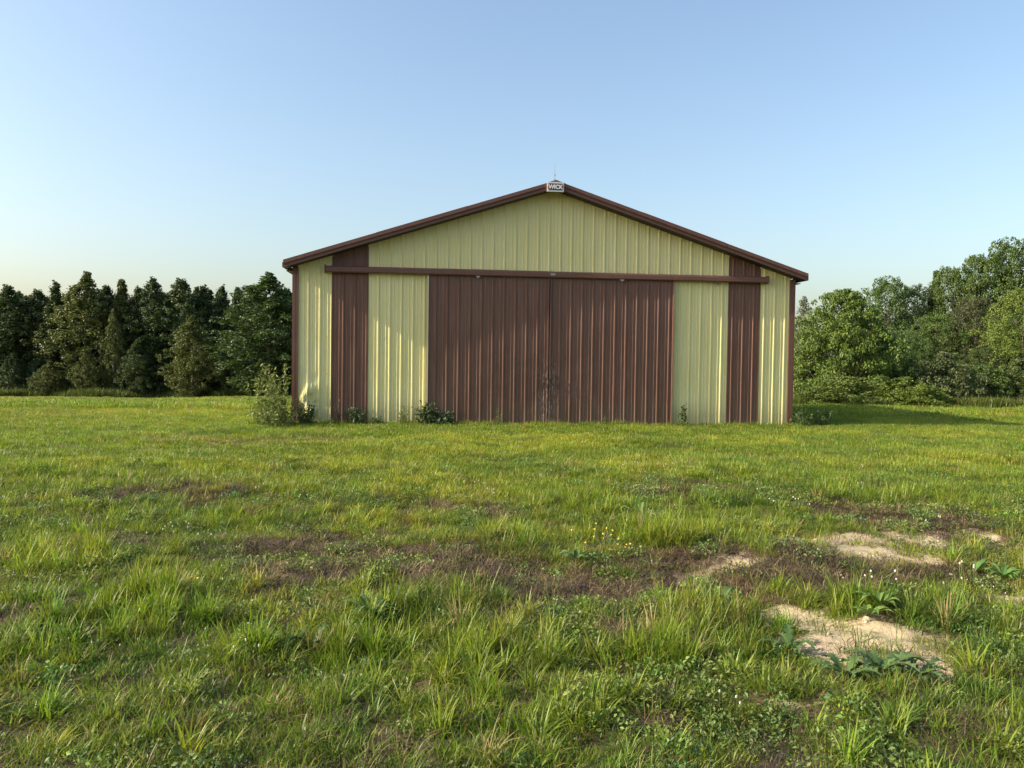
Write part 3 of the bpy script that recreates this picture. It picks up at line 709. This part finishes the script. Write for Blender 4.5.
left = [ # kind, px, depth, top, width, colour, label
 ('aspen0', 8, 72, 284, 40, DG, 'dark leafy tree cut by the left edge of the picture'),
 ('aspen1', 38, 73, 288, 34, DG, 'thin topped dark tree just right of the leftmost tree'),
 ('poplar0', 56, 72, 280, 28, DG, 'narrow spired tree with a slanting pale stem, left of the round topped tree'),
 ('aspen2', 86, 71, 272, 42, OG, 'tallest round topped olive tree in the left row'),
 ('aspen3', 107, 73, 284, 30, DG, 'small dark tree squeezed against the right of the tallest round topped tree'),
 ('poplar1', 122, 72, 277, 30, OG, 'loose spired tree third peak right of the tall round top'),
 ('aspen4', 138, 74, 286, 24, DG, 'low peaked dark tree over the sky gaps in the row'),
 ('aspen0', 153, 72, 276, 32, DG, 'dark tree with a small knobbed tip in the middle of the left row'),
 ('aspen1', 181, 72, 277, 42, DG, 'wide dark tree with feathery tip behind the front olive tree'),
 ('poplar2', 203, 73, 284, 32, DG, 'pointed tree directly right of the feathery tipped wide tree'),
 ('poplar0', 222, 73, 284, 24, DG, 'slender spire, left one of the pair before the dense tree by the barn'),
 ('poplar1', 237, 73, 285, 22, DG, 'slender spire, right one of the pair before the dense tree by the barn'),
 ('aspen2', 268, 64, 273, 60, (.065, .105, .028), 'dense broad green tree next to the barn corner'),
 ('aspen3', 292, 66, 300, 40, DG, 'dark tree half hidden by the left barn corner'),
 ('aspen4', 24, 76, 296, 40, DG, 'dark filler tree behind the two leftmost trees'),
 ('aspen0', 70, 77, 300, 44, DG, 'dark tree deep behind the narrow spired tree'),
 ('aspen2', 112, 77, 298, 44, DG, 'dark tree deep behind the loose spired tree'),
 ('aspen3', 166, 77, 292, 44, DG, 'dark tree deep behind the knobbed tip tree'),
 ('aspen1', 212, 77, 300, 44, DG, 'dark tree deep behind the pointed tree'),
 ('aspen4', 248, 77, 302, 44, DG, 'dark tree deep behind the pair of slender spires'),
]
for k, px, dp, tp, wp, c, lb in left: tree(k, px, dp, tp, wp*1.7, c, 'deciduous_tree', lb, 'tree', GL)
for i, px in enumerate(range(-10, 300, 13)):
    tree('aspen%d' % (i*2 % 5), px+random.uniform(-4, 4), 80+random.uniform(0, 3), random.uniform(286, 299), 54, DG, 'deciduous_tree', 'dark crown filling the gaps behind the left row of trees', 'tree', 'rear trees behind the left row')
GS = 'small trees in front of the left row'
for k, px, dp, tp, wp, c, lb in [
 ('aspen3', 113, 69, 308, 24, OG, 'slim olive young tree standing before the left row'),
 ('aspen2', 192, 66, 316, 54, OG, 'leaning broad olive young tree, largest before the left row'),
 ('aspen4', 136, 68, 340, 34, DG, 'short dark young tree between the two olive ones'),
 ('aspen0', 86, 68, 350, 28, OG, 'short olive sapling under the tallest round topped tree'),
 ('aspen1', 50, 68, 360, 30, OG, 'lowest bushy sapling near the left edge'),
 ('aspen3', 232, 68, 330, 40, DG, 'dark young tree left of the dense tree by the barn')]:
    tree(k, px, dp, tp, wp, c, 'young_tree', lb, 'tree', GS)
for i, px in enumerate(range(-2, 300, 12)):
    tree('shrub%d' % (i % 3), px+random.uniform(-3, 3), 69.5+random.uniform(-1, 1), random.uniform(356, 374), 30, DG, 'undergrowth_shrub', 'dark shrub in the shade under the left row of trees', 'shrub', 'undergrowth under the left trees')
GR = 'trees in the wood right of the barn'
for k, px, dp, tp, wp, c, lb in [
 ('dead0', 803, 44, 292, 30, SG, 'thin silvery half bare tree beside the right barn corner'),
 ('broad0', 806, 46, 318, 40, DG, 'dark tree behind the silvery half bare tree'),
 ('broad1', 884, 50, 276, 66, (.075, .125, .03), 'dark green tree rising in a rounded knob behind the bright green tree'),
 ('broad2', 915, 51, 284, 60, DG, 'dark lower tree right of the rounded knob tree'),
 ('poplar1', 934, 51, 268, 34, (.07, .115, .028), 'pointed tree halfway up the slope of treetops'),
 ('broad3', 950, 50, 265, 58, MG, 'green tree with broken top midway in the right wood'),
 ('broad0', 978, 49, 254, 66, MG, 'full green tree left of the tallest tree'),
 ('broad1', 1004, 49, 238, 84, (.085, .135, .035), 'tallest soft crowned tree in the right wood'),
 ('broad2', 1040, 48, 242, 84, MG, 'tall tree cut by the right edge of the picture'),
 ('broad3', 1022, 40, 285, 70, YG, 'yellow green tree standing forward at the right edge'),
 ('broad0', 975, 43, 296, 54, (.075, .085, .035), 'brownish green tree below the tallest tree'),
 ('broad2', 935, 44, 312, 60, MG, 'mid green bushy tree in the centre of the right wood'),
 ('broad1', 905, 43, 330, 46, (.075, .125, .03), 'dark bushy tree between bright green tree and centre tree'),
 ('broad3', 985, 41, 345, 50, DG, 'low dark tree under the brownish green tree'),
 ('broad0', 1080, 44, 262, 90, MG, 'tree just outside the right edge of the picture'),
 ('broad3', 1130, 46, 250, 100, DG, 'second tree outside the right edge of the picture')]:
    tree(k, px, dp, tp, wp*1.1, c, 'deciduous_tree', lb, 'tree', GR)
tree('near0', 843, 37, 289, 92, BG, 'deciduous_tree', 'bright green rounded tree nearest the right of the barn', 'tree', GR)
tree('near1', 805, 39, 345, 44, DG, 'deciduous_tree', 'low dark bushy tree tucked against the right barn corner', 'tree', GR)
tree('near1', 880, 38, 330, 62, (.085, .14, .03), 'deciduous_tree', 'shaded green tree merging with the bright green tree', 'tree', GR)
GB = 'shrubs before the right wood'
for k, px, dp, tp, wp, c, lb in [
 ('shrub0', 849, 32.5, 376, 80, (.11, .15, .03), 'round green shrub alone on the grass right of the barn'),
 ('shrub1', 905, 35, 376, 56, YG, 'yellow green shrub right of the round shrub'),
 ('shrub2', 942, 36, 352, 64, RB, 'greyish brown seeding shrub before the centre trees'),
 ('shrub0', 985, 37, 364, 56, MG, 'dark shrub right of the greyish brown one'),
 ('shrub1', 1020, 37, 358, 60, (.08, .11, .03), 'green shrub at the right edge of the picture'),
 ('shrub2', 815, 34, 386, 50, (.10, .14, .03), 'low green shrub left of the round shrub by the barn'),
 ('shrub0', 925, 34, 384, 46, YG, 'lowest yellow green shrub at the edge of the mown grass'),
 ('shrub2', 1060, 37, 360, 60, MG, 'shrub outside the right edge of the picture')]:
    tree(k, px, dp, tp, wp, c, 'wild_shrub', lb, 'shrub', GB)
# continue both rows a little way beyond the frame and behind the barn
for i, px in enumerate((-30, -70, -110, -150)):
    tree('aspen%d' % i, px, 72, 278+5*i, 46, DG, 'deciduous_tree', 'tree of the left row beyond the left edge of the picture', 'tree', 'trees beyond the left edge')
for i, px in enumerate(range(320, 800, 40)):
    tree('aspen%d' % (i % 5), px, 66-i*1.2, None, (4.8, 7.0), DG, 'deciduous_tree', 'tree hidden behind the barn', 'tree', 'trees behind the barn')

# tall weeds strip at the foot of the left trees
tg = [mesh_np('t', *[(V := blades(80, .5, .6, 1.25, .035, .18, .35, 3, 700+i))[0], [V[1], V[2]], G_MAT, {'v': V[3]}]) for i in range(4)]
PC_t = proto_collection('tall_weeds', tg)
n = 1500; px = rng.uniform(-160, 330, n); dp = 66.5+rng.uniform(0, 3., n)+1.2*np.sin(px*.05)
xy = np.array([at_depth(a, b) for a, b in zip(px, dp)]); x, y = xy[:, 0], xy[:, 1]
tn = np.array([.085, .12, .03])*rng.uniform(.6, 1.3, (n, 1)); sc = np.stack([rng.uniform(.8, 1.2, n)]*2+[rng.uniform(.5, 1.1, n)*(.6+.7*fbm(x*.5, y*.5, 5))], -1)
scatter('tall_weeds', np.stack([x, y, gz(x, y)], -1), rng.integers(0, 4, n), rots(n, .05), sc, tn, PC_t, label='strip of tall rough weeds at the foot of the left trees', cat='weeds')
n = 900; px = rng.uniform(790, 1120, n); dp = rng.uniform(35, 39, n)+2*np.sin(px*.03)
xy = np.array([at_depth(a, b) for a, b in zip(px, dp)]); x, y = xy[:, 0], xy[:, 1]
tn = np.array([.11, .14, .03])*rng.uniform(.6, 1.3, (n, 1)); sc = np.stack([rng.uniform(.6, 1., n)]*2+[rng.uniform(.35, .7, n)*(.5+.8*fbm(x*.5, y*.5, 5))], -1)
scatter('tall_weeds', np.stack([x, y, gz(x, y)], -1), rng.integers(0, 4, n), rots(n, .05), sc, tn, PC_t, label='rough yellowish weeds along the foot of the right wood', cat='weeds')

# ------------------------------------------------------------------ weeds by the barn, plants in the field
def weed(name, x_, y_, h, spread, nst, leaf, col, label, cat='weed', aspect=2.4, dens=26, droop=.2, group=None, flower=None):
    r = np.random.default_rng(int(abs(x_*131+y_*977))+nst)
    t = empty(name, (x_, y_, float(gz(x_, y_))-.01), 0, label=label, cat=cat, group=group)
    mb = MB(); C = []; tips = []
    for k in range(nst):
        a = r.uniform(0, 6.28); b0 = r.uniform(0, spread*.5); hh = h*r.uniform(.3, 1.08); ln = r.uniform(.1, 1)*spread*.6
        p0 = np.array([b0*math.cos(a), b0*math.sin(a), -.03]); p3 = p0+np.array([ln*math.cos(a), ln*math.sin(a), hh]); p1 = p0+(p3-p0)*.5+np.array([0, 0, hh*.12])
        mb.tube([p0, p1, p3], [.006, .004, .002], 4, a=.5)
        if nst <= 8: mb.build('stem', STEM, t); mb = MB()
        m_ = int(dens*hh); q = r.uniform(.08, 1, m_)[:, None]
        B = (1-q)**2*p0+2*q*(1-q)*p1+q**2*p3; C.append(B+r.normal(0, leaf*.9, (m_, 3))); tips.append(p3)
    C = np.concatenate(C); C = C[C[:, 2] > .01]
    V, F4, F3, v = leaf_faces(C, leaf, r, .45, aspect)
    lf = link('foliage', mesh_np('foliage', V, [F4], LEAF, {'v': v}), t); lf.color = (*col, 1)
    s = mb.build('stems', STEM, t) if nst > 8 else None
    if flower is not None:
        for p3 in tips:
            fb = MB(); u = np.linspace(.1, math.pi-.1, 4); fb.tube([p3+np.array([0, 0, .004-.008*math.cos(q)]) for q in u], flower[1]*np.sin(u)+.001, 7)
            fb.build('flower_head', flower[0], t)
    return t
STEM = simple_mat('green_stem', (.09, .12, .04), .7)
def wx(px, y): return on_plane_y(px, 420, y)[0]
for px, yy, h, sp, ns, lab in [(268, -1.1, 1.2, .42, 26, 'tall pale leafed weed clump left of the barn corner'), (279, -.5, 1.45, .5, 20, 'taller weeds against the left side of the barn corner'), (257, -.6, 1.15, .35, 10, 'thin outer weeds at the far left of the corner clump'), (286, -.7, .8, .4, 16, 'short bushy weed at the foot of the left corner trim'), (274, -1.4, .5, .45, 14, 'low yellowing weeds in front of the tall corner clump')]:
    weed('wild_weed', wx(px, yy), yy, h, sp*1.1, ns, .036, (.17, .205, .055), lab, dens=34, group='weeds around the left barn corner', aspect=2.8)
for px, yy, h, sp, ns, lf_, c, lab in [
 (306, -.22, .42, .2, 22, .03, (.06, .095, .03), 'small dense green bush before the dented wall panel'),
 (337, -.15, .5, .12, 8, .02, (.14, .09, .05), 'dead brown stems before the left brown panel'),
 (358, -.2, .34, .28, 20, .035, (.05, .09, .03), 'low dark weed at the foot of the left brown panel'),
 (378, -.15, .2, .16, 10, .03, (.07, .11, .03), 'tiny weed left of the cream panel foot'),
 (425, -.25, .5, .2, 12, .045, (.045, .08, .03), 'dark leafed weed at the left door edge'),
 (440, -.3, .36, .32, 20, .05, (.045, .08, .028), 'spreading dark leafed weed before the left door'),
 (404, -.18, .42, .16, 10, .022, (.15, .18, .05), 'thin yellowish weed before the left cream panel'),
 (498, -.2, .34, .1, 5, .022, (.12, .14, .05), 'thin weed before the left door'),
 (604, -.2, .3, .1, 5, .022, (.10, .13, .04), 'thin weed before the right door'),
 (681, -.2, .55, .1, 4, .04, (.06, .10, .03), 'single tall weed at the foot of the right cream panel'),
 (800, -.1, .45, .35, 18, .035, (.07, .11, .035), 'low weed at the right barn corner'),
 (822, .3, .4, .4, 16, .035, (.09, .13, .04), 'low weed in the shade just beyond the right corner')]:
    weed('wild_weed', wx(px, yy), yy-.12, h*1.3, sp*1.15, int(ns*1.2), lf_, c, lab, dens=55, group=None)
YF = simple_mat('yellow_petals', (.62, .45, .04), .6); 
def gp(px, py): a = pix_ground(px, py); return a[0], a[1]
for px, py, lab in ((598, 535, 'left half of the yellow flowered weed cluster in mid field'), (610, 540, 'right half of the yellow flowered weed cluster in mid field')):
    weed('yellow_wildflower', *gp(px, py+6), .18, .28, 8, .02, (.07, .11, .03), lab, 'wildflower', flower=(YF, .010), group='yellow wildflowers')
weed('yellow_wildflower', *gp(187, 592), .16, .12, 3, .02, (.07, .11, .03), 'lone yellow flower in the left foreground grass', 'wildflower', flower=(YF, .012), group='yellow wildflowers')
PF = simple_mat('pale_petals', (.66, .58, .52), .7)
weed('clover_plant', *gp(858, 588), .12, .26, 8, .02, (.06, .10, .03), 'pinkish white clover heads beside the large sandy patch', 'wildflower', flower=(PF, .007))
weed('clover_plant', *gp(770, 505), .16, .3, 8, .02, (.06, .10, .03), 'pale flowered clover in the mid field right of centre', 'wildflower', flower=(PF, .007))
# rosettes with long leaves (thistle, dock)
def rosette(name, x_, y_, n_, L, wd, col, rise, lobes, label, cat='weed', group=None):
    r = np.random.default_rng(int(abs(x_*313+y_*77)*10)); mb = MB()
    for k in range(n_):
        a = k*2.4+r.normal(0, .25); l = L*r.uniform(.6, 1.1); seg = 12 if lobes else 6; rs = rise*r.uniform(.5, 1.3)
        V = []
        for i in range(seg+1):
            t = i/seg; px_ = l*t; pz = l*rs*math.sin(t*2.3)*.8-.0; w0 = wd*math.sin(math.pi*min(1, t*.92+.08))**.8
            if lobes: w0 *= (1.25 if i % 2 else .42)
            if i == seg: w0 = .001
            for s_ in (-1, 0, 1):
                q = np.array([px_+(w0*.25 if s_ and lobes else 0), s_*w0*.5, pz+(abs(s_)*w0*.22)])
                V.append((q[0]*math.cos(a)-q[1]*math.sin(a), q[0]*math.sin(a)+q[1]*math.cos(a), q[2]+.01))
        Fc = [(i*3+j, i*3+j+1, i*3+j+4, i*3+j+3) for i in range(seg) for j in range(2)]
        mb.add(V, Fc, a=r.uniform(0, 1))
    o = link(name, mb.mesh(name, LEAF), label=label, cat=cat, group=group); o.location = (x_, y_, float(gz(x_, y_))); o.color = (*col, 1); return o
TH = (.085, .145, .045); DK = (.13, .21, .045)
for px, py, n_, L, wd, c, rs, lb, lab in [
 (880, 612, 10, .19, .055, DK, .75, 0, 'light green broad leafed plant on the sandy patch'),
 (868, 618, 7, .16, .05, DK, .6, 0, 'smaller light green plant touching the broad leafed one'),
 (880, 670, 15, .22, .055, TH, .6, 1, 'blue green thistle rosette at the lower edge of the sandy patch'),
 (845, 676, 12, .18, .05, TH, .5, 1, 'thistle rosette left of the largest thistle'),
 (918, 674, 12, .18, .05, TH, .5, 1, 'thistle rosette right of the largest thistle'),
 (790, 645, 12, .18, .05, TH, .5, 1, 'thistle rosette left of the bare sand'),
 (640, 520, 9, .24, .05, (.12, .2, .05), .7, 0, 'light leafed dock plant in mid field'),
 (575, 558, 9, .16, .045, (.13, .2, .07), .7, 0, 'pale leafed plant below the yellow flowers'),
 (1003, 577, 11, .17, .04, (.10, .19, .04), .6, 0, 'leafy light green weed at the right edge'),
 (975, 572, 9, .15, .04, (.10, .19, .04), .6, 0, 'leafy weed left of the one at the right edge'),
 (720, 600, 10, .18, .05, (.07, .13, .04), .6, 0, 'dark leafy weed above the lower grass'),
 (370, 615, 12, .2, .05, (.08, .14, .05), .6, 0, 'leafy weed in the left foreground grass'),
 (310, 640, 11, .2, .05, (.08, .14, .05), .6, 1, 'jagged leafed weed in the lower left foreground')]:
    rosette('thistle_plant' if lb else 'broadleaf_weed', *gp(px, py), n_, L, wd, c, rs, lb, lab)
